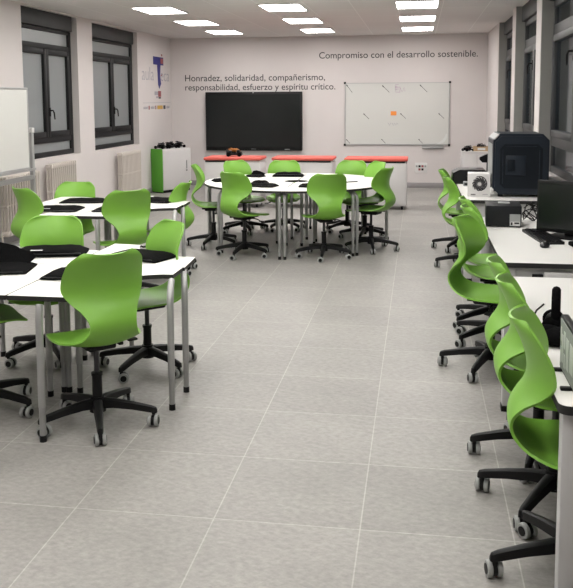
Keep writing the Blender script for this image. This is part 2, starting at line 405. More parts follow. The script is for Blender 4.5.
# ------------------------------------------------------------------ student tables
def bent_leg(name, parent, x, y, dx, dy, r=.019, ztop=.70):
    """tube leg with an elbow under the top leaning in by (dx, dy)"""
    b = MB(); b.tube([(x+dx, y+dy, ztop), (x+dx*.8, y+dy*.8, ztop-.008), (x+dx*.4, y+dy*.4, ztop-.03), (x+dx*.1, y+dy*.1, ztop-.06), (x, y, ztop-.10), (x, y, .18)], r, STEEL, 12)
    b.tube([(x, y, .185), (x, y, .18), (x, y, .03)], [r*1.02, r*.86, r*.86], STEEL, 12); o = b.build(name, parent)
    f = MB(); f.cyl((x, y, 0), (x, y, .034), r*.95, BLACKP, 12); f.build('foot', o); return o
def table_top(pts, z, t, name='tabletop'):
    def build(parent):
        b = MB(); b.prism(pts, z-t, z, TOPW, EDGEB); b.prism([(p[0], p[1]) for p in pts], z, z+.0015, TOPW); return b.build(name, parent)
    return build
def notch(cx, cy, r, a, c, n=14):
    """arc seen from the centre of the notch, from point a to point c"""
    a0 = math.atan2(a[1]-cy, a[0]-cx); a1 = math.atan2(c[1]-cy, c[0]-cx)
    while a1 > a0+PI: a1 -= 2*PI
    while a1 < a0-PI: a1 += 2*PI
    p = arc(cx, cy, r, a0, a1, n); return [a]+p[1:-1]+[c]
def petal(sx, sy, lx, ly, fx, fy):
    g = .004
    A = (lx, fy); B = (fx, ly); ccx, ccy = lx+.07, ly-.16
    rr = (math.hypot(A[0]-ccx, A[1]-ccy)+math.hypot(B[0]-ccx, B[1]-ccy))/2
    p = [(g, g), (lx, g)]+notch(ccx, ccy, rr, A, B)+[(g, ly)]
    p = [(sx*q[0], sy*q[1]) for q in p]
    return p if sx*sy > 0 else p[::-1]
def petal_group(cx, cy, grp, labs):
    Z = .725
    specs = [(-1, -1, .73, .80, .35, .22, [(-.23, -.86, 0, .09), (-.70, -.33, .04, .06), (-.03, -.27, -.02, .03)]),
             (1, -1, .70, .80, .33, .20, [(.215, -.885, -.004, .02), (.735, -.375, -.03, .13), (.05, -.19, 0, .03)]),
             (1, 1, .71, .72, .12, .32, [(.735, -.09, -.045, .14), (.14, .64, 0, -.06), (.12, -.195, 0, .22)]),
             (-1, 1, .73, .50, .62, .30, [(-.68, .40, .06, -.05), (-.10, .40, 0, -.05), (.02, -.19, -.04, .22)])]
    for (sx, sy, lx, ly, fx, fy, legs), lab in zip(specs, labs):
        t = thing('petal_table', lab, 'table', (cx, cy, 0), 0, grp)
        if (sx, sy) == (-1, 1):
            pts = [(-.004, .004), (-.004, .47)]+notch(-.20, .93, .47, (-.05, .483), (-.42, .513), 10)[1:]+[(-.73, .56), (-.73, .004)]
        elif (sx, sy) == (1, 1):
            pts = [(.004, .004), (.71, .004), (.69, .32)]+notch(.64, .78, .45, (.66, .322), (.20, .70), 12)[1:]+[(.004, .73)]
        else: pts = petal(sx, sy, lx, ly, fx, fy)
        table_top(pts, Z, .024)(t)
        for L in legs: bent_leg('leg', t, *L)
petal_group(-2.07, 4.67, 'near left petal tables', ['front left quarter of the near left white table, cut off by picture edge', 'front right quarter of near left white table, nearest curved edge before the large chair',
    'rear right quarter of the near left white table, reaching towards the aisle', 'rear left quarter of the near left white table, under the thick laptop sleeve'])
petal_group(-2.89, 7.48, 'mid left petal tables', ['front left quarter of mid left white table, beside the chair near rolling whiteboard', 'front right quarter of mid left white table, before the chair seen from behind',
    'rear right quarter of mid left white table, pointing at the aisle', 'rear left quarter of mid left white table, before the radiator chair'])
# circular table of eight wedges
BX, BY, BR = -1.43, 9.72, 1.09
wl = ['front wedge right of centre', 'right front wedge', 'right wedge under the profile chair', 'rear right wedge', 'rear wedge right of centre', 'rear left wedge', 'left wedge', 'front wedge left of centre']
w0 = None
for k in range(8):
    if w0 is None:
        t = w0 = thing('wedge_table', 'x', 'table', (BX, BY, 0)); h = PI/8-.0008
        pts = arc(0, 0, BR, -h, h, 10)+[(.14, .05), (.14, -.05)]
        table_top(pts, .74, .024)(t)
        for s in (-1, 1):
            px, py = (BR-.02)*math.cos(s*(h-.026)), (BR-.02)*math.sin(s*(h-.026)); bent_leg('leg', t, px, py, -.09, -s*.02, .018, .715)
        bent_leg('leg', t, .24, 0, .05, 0, .018, .715)
    else: t = copy_tree(w0)
    a = -67.5+45*k; t.location = (BX, BY, 0); t.rotation_euler = (0, 0, R(a))
    tag(t, '%s of the white circular table' % wl[k], 'table', 'wedges of the circular table')

# laptop sleeves and laptops on the tables
def sleeve(x, y, z, rz, w, d, h, label, group, flap=0, handle_=False, logo=True):
    t = thing('laptop_sleeve', label, 'laptop sleeve', (x, y, z), R(rz), group)
    b = MB(); st = []
    n = 9
    for k in range(n):
        u = -1+2*k/(n-1); q = (1-abs(u)**6)**.5 if abs(u) < 1 else 0.0
        hh = h*(.35+.65*q); dd = d/2*(.93+.07*q)
        ring = []
        for a in range(16):
            ang = 2*PI*a/16; ca, sa = math.cos(ang), math.sin(ang)
            ring.append((u*w/2, dd*math.copysign(abs(ca)**.4, ca), hh/2+hh/2*math.copysign(abs(sa)**.55, sa)*(1 if sa < 0 else 1+.12*math.sin(5*u+k))))
        st.append(ring)
    b.sweep(st, FABRIC, True); b.build('pouch', t)
    b = MB(); b.tube([(-w*.46, -d*.485, h*.55), (0, -d*.51, h*.55), (w*.46, -d*.485, h*.55)], .004, SHINYB, 6); b.build('zip', t)
    if logo:
        b = MB(); b.box(-w*.22, -w*.06, -d*.44, -d*.36, h*.97, h*1.03, TAG, .001); b.build('tag', t)
    if handle_:
        b = MB(); b.tube([(-.07, -d*.49, h*.5), (-.06, -d*.49-.05, h*.5), (.06, -d*.49-.05, h*.5), (.07, -d*.49, h*.5)], .008, FABRIC, 8); b.build('handle', t)
    if flap:
        b = MB(); b.sweep([[(x_, -.005, 0), (x_, .008, 0), (x_+flap*.02, .10*flap, zt*flap), (x_+flap*.02, .088*flap, zt*flap+.006)] for x_, zt in ((-w*.42, .09), (-w*.2, .115), (w*.1, .085), (w*.42, .02))], FABRIC)
        o = b.build('open_flap', t, (0, d*.30, h*.8)); 
    return t
S = sleeve; Z1 = .7265
S(-2.34, 4.97, Z1, 14, .46, .26, .045, 'thick black laptop sleeve in front of the camera-facing chair, near left table', 'sleeves on the near left table')
S(-2.43, 4.45, Z1, 12, .40, .30, .03, 'black laptop sleeve with raised open flap at left picture edge', 'sleeves on the near left table', flap=1)
S(-1.90, 4.36, Z1, 4, .34, .26, .03, 'black laptop sleeve half hidden behind the large front chair', 'sleeves on the near left table', logo=False)
S(-1.72, 4.93, Z1, -20, .40, .25, .035, 'black laptop sleeve on rear right quarter of near left table', 'sleeves on the near left table', logo=False, handle_=True)
S(-3.22, 7.62, Z1, 10, .42, .28, .03, 'black laptop sleeve before the radiator chair on mid left table', 'sleeves on the mid left table', logo=False)
S(-3.22, 7.02, Z1, 6, .42, .32, .03, 'flat black laptop sleeve with pale tag at front left of mid left table', 'sleeves on the mid left table')
S(-2.70, 7.05, Z1, 8, .34, .26, .03, 'black laptop sleeve behind the front chair on mid left table', 'sleeves on the mid left table', logo=False)
S(-2.52, 7.72, Z1, -12, .36, .26, .035, 'black laptop sleeve at right end of mid left table', 'sleeves on the mid left table', logo=False)
gL = 'sleeves on the circular table'; Z2 = .7415
S(-2.27, 9.62, Z2, 30, .30, .22, .035, 'black laptop sleeve at left end of circular table, beside front left chair', gL, logo=False)
S(-1.74, 9.08, Z2, -14, .36, .22, .035, 'long black laptop sleeve right of front left chair on circular table', gL, logo=False)
S(-1.80, 9.34, Z2, -4, .18, .16, .04, 'small black sleeve behind the long one on circular table', gL, logo=False)
S(-2.03, 10.22, Z2, -20, .22, .18, .028, 'black sleeve with raised tab at rear left of circular table', gL, flap=.4, logo=False)
S(-1.62, 10.30, Z2, 2, .38, .18, .055, 'thick black laptop sleeve before the rear chair of circular table', gL, logo=False)
S(-1.17, 9.10, Z2, 4, .28, .2, .035, 'black sleeve left of front right chair on circular table', gL, logo=False)
b = MB(); b.tube([(-.12, 0, .006), (.12, 0, .006)], .006, BLACKP, 8); o = b.build('marker_pen', None, (-.80, 9.62, Z2), .6); tag(o, 'dark marker pen lying at right of the circular table', 'pen')

# ------------------------------------------------------------------ right desks
def desk(y0, y1, x0, x1, z, label, far_panel=True):
    t = thing('computer_desk', label, 'desk', (0, 0, 0), 0, 'desks along the right wall')
    pts = round_rect(x0, x1, y0, y1, .035); table_top(pts, z, .03)(t)
    for (a, nm) in ((y0+.03, 'end_panel'), (y1-.09, 'end_panel')):
        b = MB(); b.box(x0+.015, x0+.085, a, a+.06, .03, z-.03, GREYL, .004); b.box(x1-.16, x1-.09, a, a+.06, .03, z-.03, GREYL, .004)
        b.box(x0+.085, x1-.16, a+.02, a+.05, .30 if a > y0+.1 else .12, z-.03, GREYL); b.box(x0+.01, x0+.09, a-.005, a+.065, 0, .03, BLACKP, .003); b.box(x1-.165, x1-.085, a-.005, a+.065, 0, .03, BLACKP, .003)
        b.build(nm, t)
    b = MB(); b.box(x1-.13, x1-.105, y0+.09, y1-.09, .35, z-.03, GREYL); b.build('back_panel', t)
    return t
desk(2.66, 4.62, .455, 1.235, .735, 'near right white desk with grey end panel cut off by picture edge')
desk(5.02, 6.95, .50, 1.235, .735, 'middle right white desk carrying monitor and keyboard')
desk(7.78, 9.75, .42, 1.235, .775, 'far right white desk carrying the large dark printer')

# ---- large enclosed printer
def printer(x0, x1, y0, y1, z0):
    t = thing('enclosed_printer', 'large dark navy 3d printer cabinet with cut corners on the far right desk', 'printer', ((x0+x1)/2, (y0+y1)/2, z0))
    w, d, h = (x1-x0)/2, (y1-y0)/2, .60
    def octo(hw, z0_, z1_, c): return [(-hw+c, z0_), (hw-c, z0_), (hw, z0_+c), (hw, z1_-c), (hw-c, z1_), (-hw+c, z1_), (-hw, z1_-c), (-hw, z0_+c)]
    b = MB(); M = Matrix(((1, 0, 0, 0), (0, 0, 1, 0), (0, 1, 0, 0), (0, 0, 0, 1)))
    b.prism(octo(w, .025, h, .06), -d, d, NAVY, M=M); b.prism(octo(w-.02, .04, h-.02, .055), -d-.018, -d, NAVY, M=M)
    b.build('body', t)
    b = MB(); b.prism(octo(w-.062, .085, h-.095, .045), -d-.026, -d-.018, NAVYD, M=M)
    for s in (-1, 1): b.tube([(s*(w-.09), -d-.028, .13), (s*(w-.09), -d-.028, h-.15)], .004, NAVY, 6)
    b.tube([(-w+.12, -d-.028, h-.118), (w-.12, -d-.028, h-.118)], .004, NAVY, 6); pnl = b.build('side_panel', t)
    b = MB(); b.box(-w+.115, -w+.30, -d-.034, -d-.026, .21, .40, NAVY, .006); b.box(-w+.13, -w+.20, -d-.038, -d-.034, .25, .36, NAVYD, .004); b.build('hatch', pnl)
    b = MB(); b.prism([(-d+.03, .12), (d-.05, .12), (d-.05, h-.10), (-d+.03, h-.10)], -w-.006, -w-.001, MATG, M=Matrix(((0, 0, 1, 0), (1, 0, 0, 0), (0, 1, 0, 0), (0, 0, 0, 1)))); b.build('front_door', t)
    b = MB(); b.prism([(-w+.015, h-.055), (-w+.055, h-.012), (-w+.050, h-.004), (-w+.006, h-.050)], -d-.005, d-.02, ALU, M=M); b.build('corner_strip', t)
    for sx in (-1, 1):
        for sy in (-1, 1):
            f = MB(); f.cyl((sx*(w-.08), sy*(d-.06), 0), (sx*(w-.08), sy*(d-.06), .03), .025, BLACKP); f.build('foot', t)
printer(.70, 1.215, 8.05, 8.62, .7765)
# white box with round dark emblem
t = thing('white_box', 'white cardboard box printed with a round black swirl emblem', 'box', (.58, 8.15, .7765), R(-3))
b = MB(); b.box(-.105, .105, -.10, .10, 0, .222, WHITEM, .004); b.build('carton', t)
b = MB(); yy = -.102
for k in range(13):
    a0 = -2.6+.48*k; pts = []
    for q in range(7):
        rr = .018+.050*q/6; a = a0+.9*q/6; pts.append((.005+rr*math.cos(a), yy, .122+rr*math.sin(a)))
    b.tube(pts, [.003, .005, .007, .009, .009, .007, .003], INK, 6)
b.tube([(.005+.068*math.cos(a), yy, .128+.068*math.sin(a)) for a in [(-1.9+3.9*k/16) for k in range(17)]], .004, INK, 6)
b.tube([(-.05, yy, .115), (-.035, yy, .085), (-.01, yy, .075)], .006, INK, 6)
b.build('emblem', t)
b = MB(); b.box(-.075, -.03, yy-.001, -.09, .018, .026, INK); b.box(.035, .085, yy-.001, -.09, .020, .026, INKL); b.build('caption_line', t)
# black low device behind
t = thing('black_device', 'flat wide black device with sloped lid on the far right desk, behind white box', 'device', (.58, 9.42, .7765))
b = MB(); b.prism([(-.21, 0), (.21, 0), (.21, .10), (.14, .155), (-.13, .155), (-.20, .12)], -.18, .18, SHINYB, M=Matrix(((1, 0, 0, 0), (0, 0, 1, 0), (0, 1, 0, 0), (0, 0, 0, 1)))); b.build('body', t)
b = MB(); b.box(-.02, .06, -.05, .05, .155, .160, MATG, .002); b.build('badge', t)
b = MB(); b.box(-.10, -.03, -.30, -.24, 0, .05, MATG, .006); b.box(-.09, -.04, -.306, -.30, .012, .036, SHINYB, .002); o = b.build('grey_adapter', None, (.58, 9.30, .7765)); tag(o, 'small grey adapter lying before the flat black device', 'adapter')
# post with head behind the printer
t = thing('camera_stand', 'black device head on a post just left of the dark printer', 'stand', (.74, 9.0, .7765))
b = MB(); b.cyl((0, 0, 0), (0, 0, .015), .06, BLACKP); b.build('foot', t); b = MB(); b.box(-.022, .022, -.022, .022, .015, .27, BLACKP, .003); b.build('post', t)
b = MB(); b.prism([(-.10, .03), (-.07, 0), (.06, 0), (.06, .09), (-.02, .09), (-.10, .055)], -.06, .06, SHINYB, M=Matrix(((1, 0, 0, 0), (0, 0, 1, 0), (0, 1, 0, .26), (0, 0, 0, 1)))); b.build('head', t)

# monitor, keyboard, mouse, computer box on the middle desk
def monitor(x, y, z, rz, w, h, label, zb=.06):
    t = thing('monitor', label, 'monitor', (x, y, z), R(rz))
    b = MB(); b.box(-w/2, w/2, -.02, .03, zb, zb+h, BLACKP, .006); b.build('case', t)
    b = MB(); b.box(-w/2+.018, w/2-.018, -.0225, -.0195, zb+.025, zb+h-.018, SCREEN); b.build('screen', t)
    b = MB(); b.box(-.03, .03, .0, .05, .01, zb+.12, BLACKP, .005); b.build('stand', t)
    b = MB(); b.prism(round_rect(-.13, .13, -.10, .11, .04), 0, .012, BLACKP); b.build('stand_foot', t)
monitor(1.045, 5.98, .7365, -33, .46, .365, 'black monitor on the middle right desk, dark screen', .03)
t = thing('keyboard', 'black keyboard on the middle right desk in front of monitor', 'keyboard', (.868, 5.96, .7365), R(97))
b = MB(); b.prism(round_rect(-.28, .28, -.075, .075, .012), 0, .017, BLACKP); b.build('case', t)
for j in range(5):
    b = MB(); b.box(-.262, .262, -.062+j*.025, -.042+j*.025, .0165, .018, SHINYB)
    for i in range(17):
        if i in (12,) : continue
        b.box(-.262+i*.0312, -.262+i*.0312+.025, -.062+j*.025, -.062+j*.025+.02, .015, .024, SHINYB)
    b.build('key_row', t)
t = thing('mouse', 'black computer mouse beside the keyboard on middle right desk', 'mouse', (.83, 5.58, .7365), R(75))
b = MB(); b.ball((0, 0, .013), .032, SHINYB, (1.75, 1, .7), 14)
for v in b.bm.verts: v.co.z = max(v.co.z, 0)
b.build('shell', t); b = MB(); b.cyl((.022, -.004, .031), (.022, .004, .031), .007, MATG, 10); b.build('wheel', t)
b = MB(); b.tube([(.84, 5.66, .739), (.90, 5.80, .739), (.94, 6.0, .739), (1.00, 5.98, .739), (1.05, 6.10, .739)], .0035, BLACKP, 6); tag(b.build('mouse_cable'), 'thin black cable curling on middle right desk below monitor', 'cable')
t = thing('small_case', 'small flat black case at right picture edge, under the monitor', 'case', (1.10, 5.62, .7365), R(10)); b = MB(); b.box(-.10, .10, -.07, .07, 0, .03, FABRIC, .01); b.build('body', t); b = MB(); b.tube([(-.10, -.071, .016), (.10, -.071, .016)], .003, SHINYB, 6); b.build('zip', t)
t = thing('computer_box', 'black desktop computer box with pale sticker on the middle right desk', 'computer', (.655, 6.58, .7365), R(-3)); t.scale = (.88, .88, .88)
b = MB(); b.box(-.15, .15, -.19, .17, .006, .185, PCB, .006); b.build('case', t)
b = MB(); b.box(.05, .14, -.1925, -.189, .012, .115, MATG); b.box(.055, .135, -.194, -.192, .015, .05, LETW); b.box(.06, .075, -.195, -.193, .02, .045, INK); b.box(.09, .13, -.195, -.193, .03, .045, INK); b.build('sticker', t)
b = MB(); b.box(-.04, .06, -.02, .10, .185, .189, MATG, .001); b.build('lid_label', t)
for i in (-1, 1):
    b = MB(); b.box(i*.12-.015, i*.12+.015, -.16, .14, 0, .007, BLACKP); b.build('foot', t)
t = thing('cable_tangle', 'tangle of black cables beside the computer box under the printer desk edge', 'cable', (.90, 6.75, .7365))
b = MB(); random.seed(3)
for k in range(5):
    pts = [(random.uniform(-.07, .07), random.uniform(-.05, .05), max(.006, random.uniform(.005, .17))) for _ in range(7)]
    P = [spline(pts, q/30) for q in range(31)]; P = [(p[0], p[1], max(.006, p[2])) for p in P]; b.tube(P, .0045, BLACKP, 6)
b.build('cable', t)

# headset and pale panel on the near desk
t = thing('headset', 'black headset with cord and inline control lying on the near right desk', 'headset', (.545, 3.52, .7365), R(-10))
b = MB(); pts = [(.0, .07*math.cos(a), .05+.11*math.sin(a)) for a in [(-.15+3.44*k/18) for k in range(19)]]
Mh = Matrix.Rotation(.5, 4, 'X')
b.tube([(.03, p[1]*.9, -.005+p[2]*1.15) for p in pts], .019, FABRIC, 10); b.build('headband', t)
for s in (-1, 1):
    b = MB(); b.ball((.02, s*.065, .042), .042, FABRIC, (1.1, .62, 1), 14); b.ball((.02, s*.045, .042), .034, SHINYB, (1, .5, 1), 12); b.build('ear_cup', t)
b = MB(); b.tube([(-.02, -.07, .03), (-.05, -.10, .014), (-.09, -.06, .012), (-.07, .03, .03), (-.05, .08, .07), (-.02, .08, .10)], .004, BLACKP, 6)
b.tube([(-.083, -.01, .018), (-.073, .025, .028)], .009, BLACKP, 8); b.build('cord', t)
t = thing('headset_bag', 'soft black pouch beneath the headset on the near right desk', 'pouch', (.565, 3.36, .7365), R(25))
b = MB(); b.ball((0, 0, .028), .10, FABRIC, (1, .8, .34), 16); b.ball((-.03, .05, .035), .06, FABRIC, (1.2, .9, .5), 12)
for v in b.bm.verts: v.co.z = max(v.co.z, 0)
b.build('bag', t); b = MB(); b.tube([(.03, -.07, .03), (.08, -.11, .012), (.12, -.05, .012), (.08, 0, .035)], .006, FABRIC, 6); b.build('drawstring', t)
t = thing('small_screen', 'upright black framed screen with pale grey blocks at right picture edge', 'screen', (.530, 3.02, .7365), R(-90))
b = MB(); b.box(-.03, .26, -.012, .014, .0, .20, BLACKP, .004); b.build('frame', t)
b = MB(); b.box(-.02, .25, -.0145, -.0118, .012, .188, MATG)
for (x, z, w, h) in ((-.012, .03, .02, .06), (-.012, .11, .02, .05), (.015, .04, .03, .10), (.055, .03, .03, .05), (.055, .10, .03, .06), (.10, .04, .05, .11), (.17, .05, .06, .1)): b.box(x, x+w, -.0155, -.014, z, z+h, LETW)
b.build('display', t)
for s in (0, .2):
    b = MB(); b.box(s, s+.02, -.05, .05, 0, .012, BLACKP, .003); b.build('foot', t)
t = thing('power_strip', 'white power strip with black switch on the end panel of middle desk', 'power strip', (.84, 5.048, .655)); b = MB(); b.box(-.09, .12, -.03, 0, -.02, .025, WHITEM, .004); b.build('body', t); b = MB(); b.box(-.16, -.095, -.02, 0, -.012, .012, BLACKP, .004); b.build('plug', t)

# corner cabinet with things on top
t = thing('storage_cabinet', 'white storage cabinet in the far right corner', 'cabinet', (1.01, 15.0, 0))
b = MB(); b.box(-.25, .245, -.35, .35, .04, .765, CABW, .004); b.box(-.24, .235, -.33, .33, 0, .04, BLACKP); b.build('body', t)
b = MB(); b.box(-.255, .245, -.36, .36, .765, .79, CABW, .004); b.build('top', t)
b = MB(); b.box(-.243, -.004, -.362, -.35, .06, .75, CABW, .003); d_ = b.build('door', t); b = MB(); b.box(-.04, -.028, -.374, -.362, .40, .52, ALU, .003); b.build('handle', d_)
b = MB(); b.box(.004, .238, -.362, -.35, .06, .75, CABW, .003); d_ = b.build('door', t); b = MB(); b.box(.028, .04, -.374, -.362, .40, .52, ALU, .003); b.build('handle', d_)
def kit(name, loc, rz, label, cat, seed, sc=1, orange=False, n=11):
    random.seed(seed); t = thing(name, label, cat, loc, rz); b = MB()
    b.box(-.11*sc, .11*sc, -.07*sc, .07*sc, .02*sc, .05*sc, BLACKP, .008)
    for k in range(n):
        x, y = random.uniform(-.1, .1)*sc, random.uniform(-.06, .06)*sc; h = random.uniform(.05, .10)*sc
        b.box(x-.022*sc, x+.022*sc, y-.02*sc, y+.02*sc, .03*sc, h, random.choice([SHINYB, BLACKP, FABRIC]), .006*sc)
    b.build('chassis', t)
    for sx in (-1, 1):
        for sy in (-1, 1):
            w = MB(); w.cyl((sx*.08*sc, sy*.07*sc, .03*sc), (sx*.08*sc, sy*.095*sc, .03*sc), .03*sc, FABRIC, 14); w.build('wheel', t)
    b = MB(); P = [spline([(random.uniform(-.1, .1)*sc, random.uniform(-.06, .06)*sc, random.uniform(.06, .13)*sc) for _ in range(6)], q/24) for q in range(25)]
    b.tube(P, .006*sc, BRONZE if orange else SHINYB, 6); b.build('wiring', t)
    return t
t = thing('wooden_tray', 'shallow pale wooden tray on the far right corner cabinet', 'tray', (1.09, 14.88, .7905))
b = MB(); b.box(-.14, .14, -.12, .12, 0, .012, WOOD); b.box(-.14, .14, -.12, -.108, .012, .08, WOOD); b.box(-.14, .14, .108, .12, .012, .08, WOOD); b.box(-.14, -.128, -.108, .108, .012, .08, WOOD); b.box(.128, .14, -.108, .108, .012, .08, WOOD); b.build('box', t)
b = MB(); b.box(-.07, .06, -.1215, -.119, .02, .06, LETW); b.build('paper_label', t)
kit('robot_kit', (1.09, 14.88, .803), .2, 'heap of black kit parts in the wooden tray on corner cabinet', 'robot kit', 5, .95, n=16)
kit('robot_kit', (.86, 14.80, .7905), .5, 'small black kit left of the wooden tray on corner cabinet', 'robot kit', 6, .8)

# ------------------------------------------------------------------ end wall
t = thing('wall_display', 'large black flat interactive display mounted on the end wall', 'display', (-3.205, YB, .708))
w, h = .962, 1.15
b = MB(); b.box(-w, w, -.10, 0, 0, h, BLACKP, .01); b.build('case', t)
b = MB(); b.box(-w+.04, w-.04, -.1025, -.0995, .075, h-.05, SCREEN); b.build('screen', t)
b = MB(); b.box(-.01, .01, -.102, -.098, h-.022, h-.012, TAG); b.build('sensor_dot', t)
b = MB(); b.box(-.05, .05, -.102, -.099, .026, .036, MATG); b.box(.62, .72, -.102, -.099, .02, .032, MATG); b.build('control_strip', t)
# whiteboard
t = thing('wall_whiteboard', 'white wall board with slanting arrow marks beside the display', 'whiteboard', (-1.413, YB, .825))
W_, H_ = 1.991, 1.191
b = MB(); b.box(0, W_, -.02, 0, 0, H_, BOARD); b.build('panel', t)
b = MB(); b.box(0, W_, -.028, 0, 0, .018, ALU); b.box(0, W_, -.028, 0, H_-.012, H_, ALU); b.box(0, .016, -.028, 0, .018, H_-.012, ALU); b.box(W_-.016, W_, -.028, 0, .018, H_-.012, ALU); b.build('frame', t)
for (cx, cz) in ((0, 0), (W_, 0), (0, H_), (W_, H_)):
    b = MB(); b.box(cx-.02, cx+.02, -.03, 0, cz-.02, cz+.02, BLACKP, .004); b.build('corner_cap', t)
px = lambda x: (x/4.408+330-345.3)/103.5*W_
pz = lambda y: H_-(y/4.408+70-83)/62.2*H_
for (a, c, d, e) in ((70, 65, 100, 100), (232, 70, 263, 100), (395, 68, 427, 100), (150, 193, 175, 217), (312, 193, 335, 215), (477, 193, 500, 215), (72, 308, 90, 326), (230, 306, 247, 326), (392, 306, 410, 326)):
    b = MB(); p0 = Vector((max(.03, px(a)), -.021, pz(c))); p1 = Vector((px(d), -.021, max(.03, pz(e))))
    b.tube([p0, p1], .0045, INK, 6); b.tube([p0, p0.lerp(p1, .22)], [.011, .008], INK, 6); b.build('arrow_mark', t)
b = MB()
def strokes(b, x0, z0, s, gl, m, r=.005):
    for st in gl: b.tube([(x0+p[0]*s, -.021, z0+p[1]*s) for p in st], r, m, 6)
EE = [[(1, 1), (.1, .95), (.1, .55), (.8, .5), (.1, .45), (.1, .05), (1, 0)]]
VV = [[(0, 1), (.5, 0), (1, 1), (1.1, .1)], [(0, 0), (.1, .9)]]
strokes(b, px(287), pz(100), .10, EE, PURPLE); strokes(b, px(308), pz(98), .09, VV, PURPLE); strokes(b, px(287), pz(82), .07, EE, PURPLE)
b.build('marker_writing', t)
b = MB(); strokes(b, px(258), pz(247), .06, [[(0, 1), (.5, .1), (.9, 1)]], INKL); strokes(b, px(276), pz(247), .06, [[(0, .9), (.4, .1), (.8, .9), (1.2, .2), (1.5, .9), (1.9, .5)]], INKL); b.build('grey_scribble', t)
b = MB(); P = [(px(465), -.021, pz(330)), (px(490), -.021, pz(320)), (px(507), -.021, pz(302)), (px(512), -.021, pz(282))]; b.tube([spline(P, q/16) for q in range(17)], [.01+.02*math.sin(PI*q/16) for q in range(17)], LETW, 6)  # pale curved streak painted on the board as a reflection
for v in b.bm.verts: v.co.y = max(-.022, min(-.0195, v.co.y))
b.build('painted_reflection', t)
b = MB(); b.box(px(407), px(500), -.07, -.0, -.055, -.045, ALU, .003); b.box(px(407), px(500), -.008, 0, -.075, -.0, ALU); b.build('pen_tray', t)
b = MB(); b.box(-.055, .055, -.004, 0, -.04, .04, ORANGE); o = b.build('sticky_note', None, (-1.413+px(282), YB-.0205, .825+pz(192))); tag(o, 'orange sticky note on the wall whiteboard', 'sticky note')
b = MB()
t = thing('socket_plate', 'white wall socket plate below the whiteboard', 'socket', (.055, YB, .385)); b.box(-.115, .115, -.014, 0, -.095, .095, WHITEM, .005); b.build('plate', t)
for i, (x, z, m) in enumerate(((-.028, .03, BLACKP), (.028, .03, LRED), (-.028, -.03, LRED), (.028, -.03, BLACKP))):
    b = MB(); b.box(x-.021, x+.021, -.017, -.013, z-.021, z+.021, m, .004); b.build('socket', t)
for x, z in ((-.082, .03), (.082, .03)):
    b = MB(); b.box(x-.018, x+.018, -.016, -.013, z-.018, z+.018, MATG, .003); b.build('data_port', t)

# lettering
def text_mesh(name, txt, width, M, m, ext=.002, thin=.004, parent=None, height=None):
    cu = bpy.data.curves.new(name, 'FONT'); cu.body = txt; cu.size = 1; cu.extrude = .01; cu.offset = thin
    o = bpy.data.objects.new(name, cu); C.objects.link(o); bpy.context.view_layer.update()
    me = bpy.data.meshes.new_from_object(o.evaluated_get(bpy.context.evaluated_depsgraph_get())); C.objects.unlink(o); bpy.data.objects.remove(o); bpy.data.curves.remove(cu)
    xs = [v.co.x for v in me.vertices]; zs = [v.co.y for v in me.vertices]; s = width/(max(xs)-min(xs)); x0 = min(xs)
    sy = s if height is None else height/(max(zs)-min(zs))
    for v in me.vertices: v.co = M @ Vector(((v.co.x-x0)*s, v.co.y*sy, (v.co.z+.01)*ext/.02))
    me.name = name; me.materials.clear(); me.materials.append(m)
    q = bpy.data.objects.new(name, me); C.objects.link(q)
    if parent: q.parent = parent
    return q
def wallM(x, z): return Matrix(((1, 0, 0, x), (0, 0, -1, YB), (0, 1, 0, z), (0, 0, 0, 1)))
def leftM(y, z): return Matrix(((0, 0, 1, XL), (1, 0, 0, y), (0, 1, 0, z), (0, 0, 0, 1)))
def words(t, txt, width, x, z):
    full = text_mesh('w', txt, width, wallM(0, z), INK)
    xs = [v.co.x for v in full.data.vertices]; me = full.data
    # split the line into words at the widest gaps
    bm = bmesh.new(); bm.from_mesh(me); isl = []; seen = set()
    for v in bm.verts:
        if v in seen: continue
        st = [v]; seen.add(v); comp = []
        while st:
            a = st.pop(); comp.append(a)
            for e in a.link_edges:
                o = e.other_vert(a)
                if o not in seen: seen.add(o); st.append(o)
        isl.append((min(q.co.x for q in comp), max(q.co.x for q in comp), comp))
    isl.sort(key=lambda q: q[0]); n = len(txt.split()); gaps = []; hi = isl[0][1]
    for k in range(1, len(isl)): gaps.append((isl[k][0]-hi, k)); hi = max(hi, isl[k][1])
    cuts = sorted(k for g, k in sorted(gaps)[-(n-1):]); b0 = 0; bm.verts.index_update()
    for c in cuts+[len(isl)]:
        keep = set(v.index for q in isl[b0:c] for v in q[2]); b0 = c
        nb = bm.copy(); nb.verts.ensure_lookup_table()
        bmesh.ops.delete(nb, geom=[v for v in nb.verts if v.index not in keep], context='VERTS')
        m2 = bpy.data.meshes.new('word'); nb.to_mesh(m2); nb.free(); m2.materials.append(INK)
        o = bpy.data.objects.new('word', m2); C.objects.link(o); o.parent = t; o.location = (x, 0, 0)
    bm.free(); C.objects.unlink(full); bpy.data.objects.remove(full)
t = thing('wall_lettering', 'two dark lines of wall lettering above the display, starting Honradez', 'lettering')
words(t, 'Honradez, solidaridad, compañerismo,', 2.80, -4.60, 2.075)
words(t, 'responsabilidad, esfuerzo y espíritu crítico.', 3.00, -4.60, 1.895)
t = thing('wall_lettering', 'single dark line of wall lettering high above whiteboard, starting Compromiso', 'lettering')
words(t, 'Compromiso con el desarrollo sostenible.', 3.00, -1.915, 2.49)

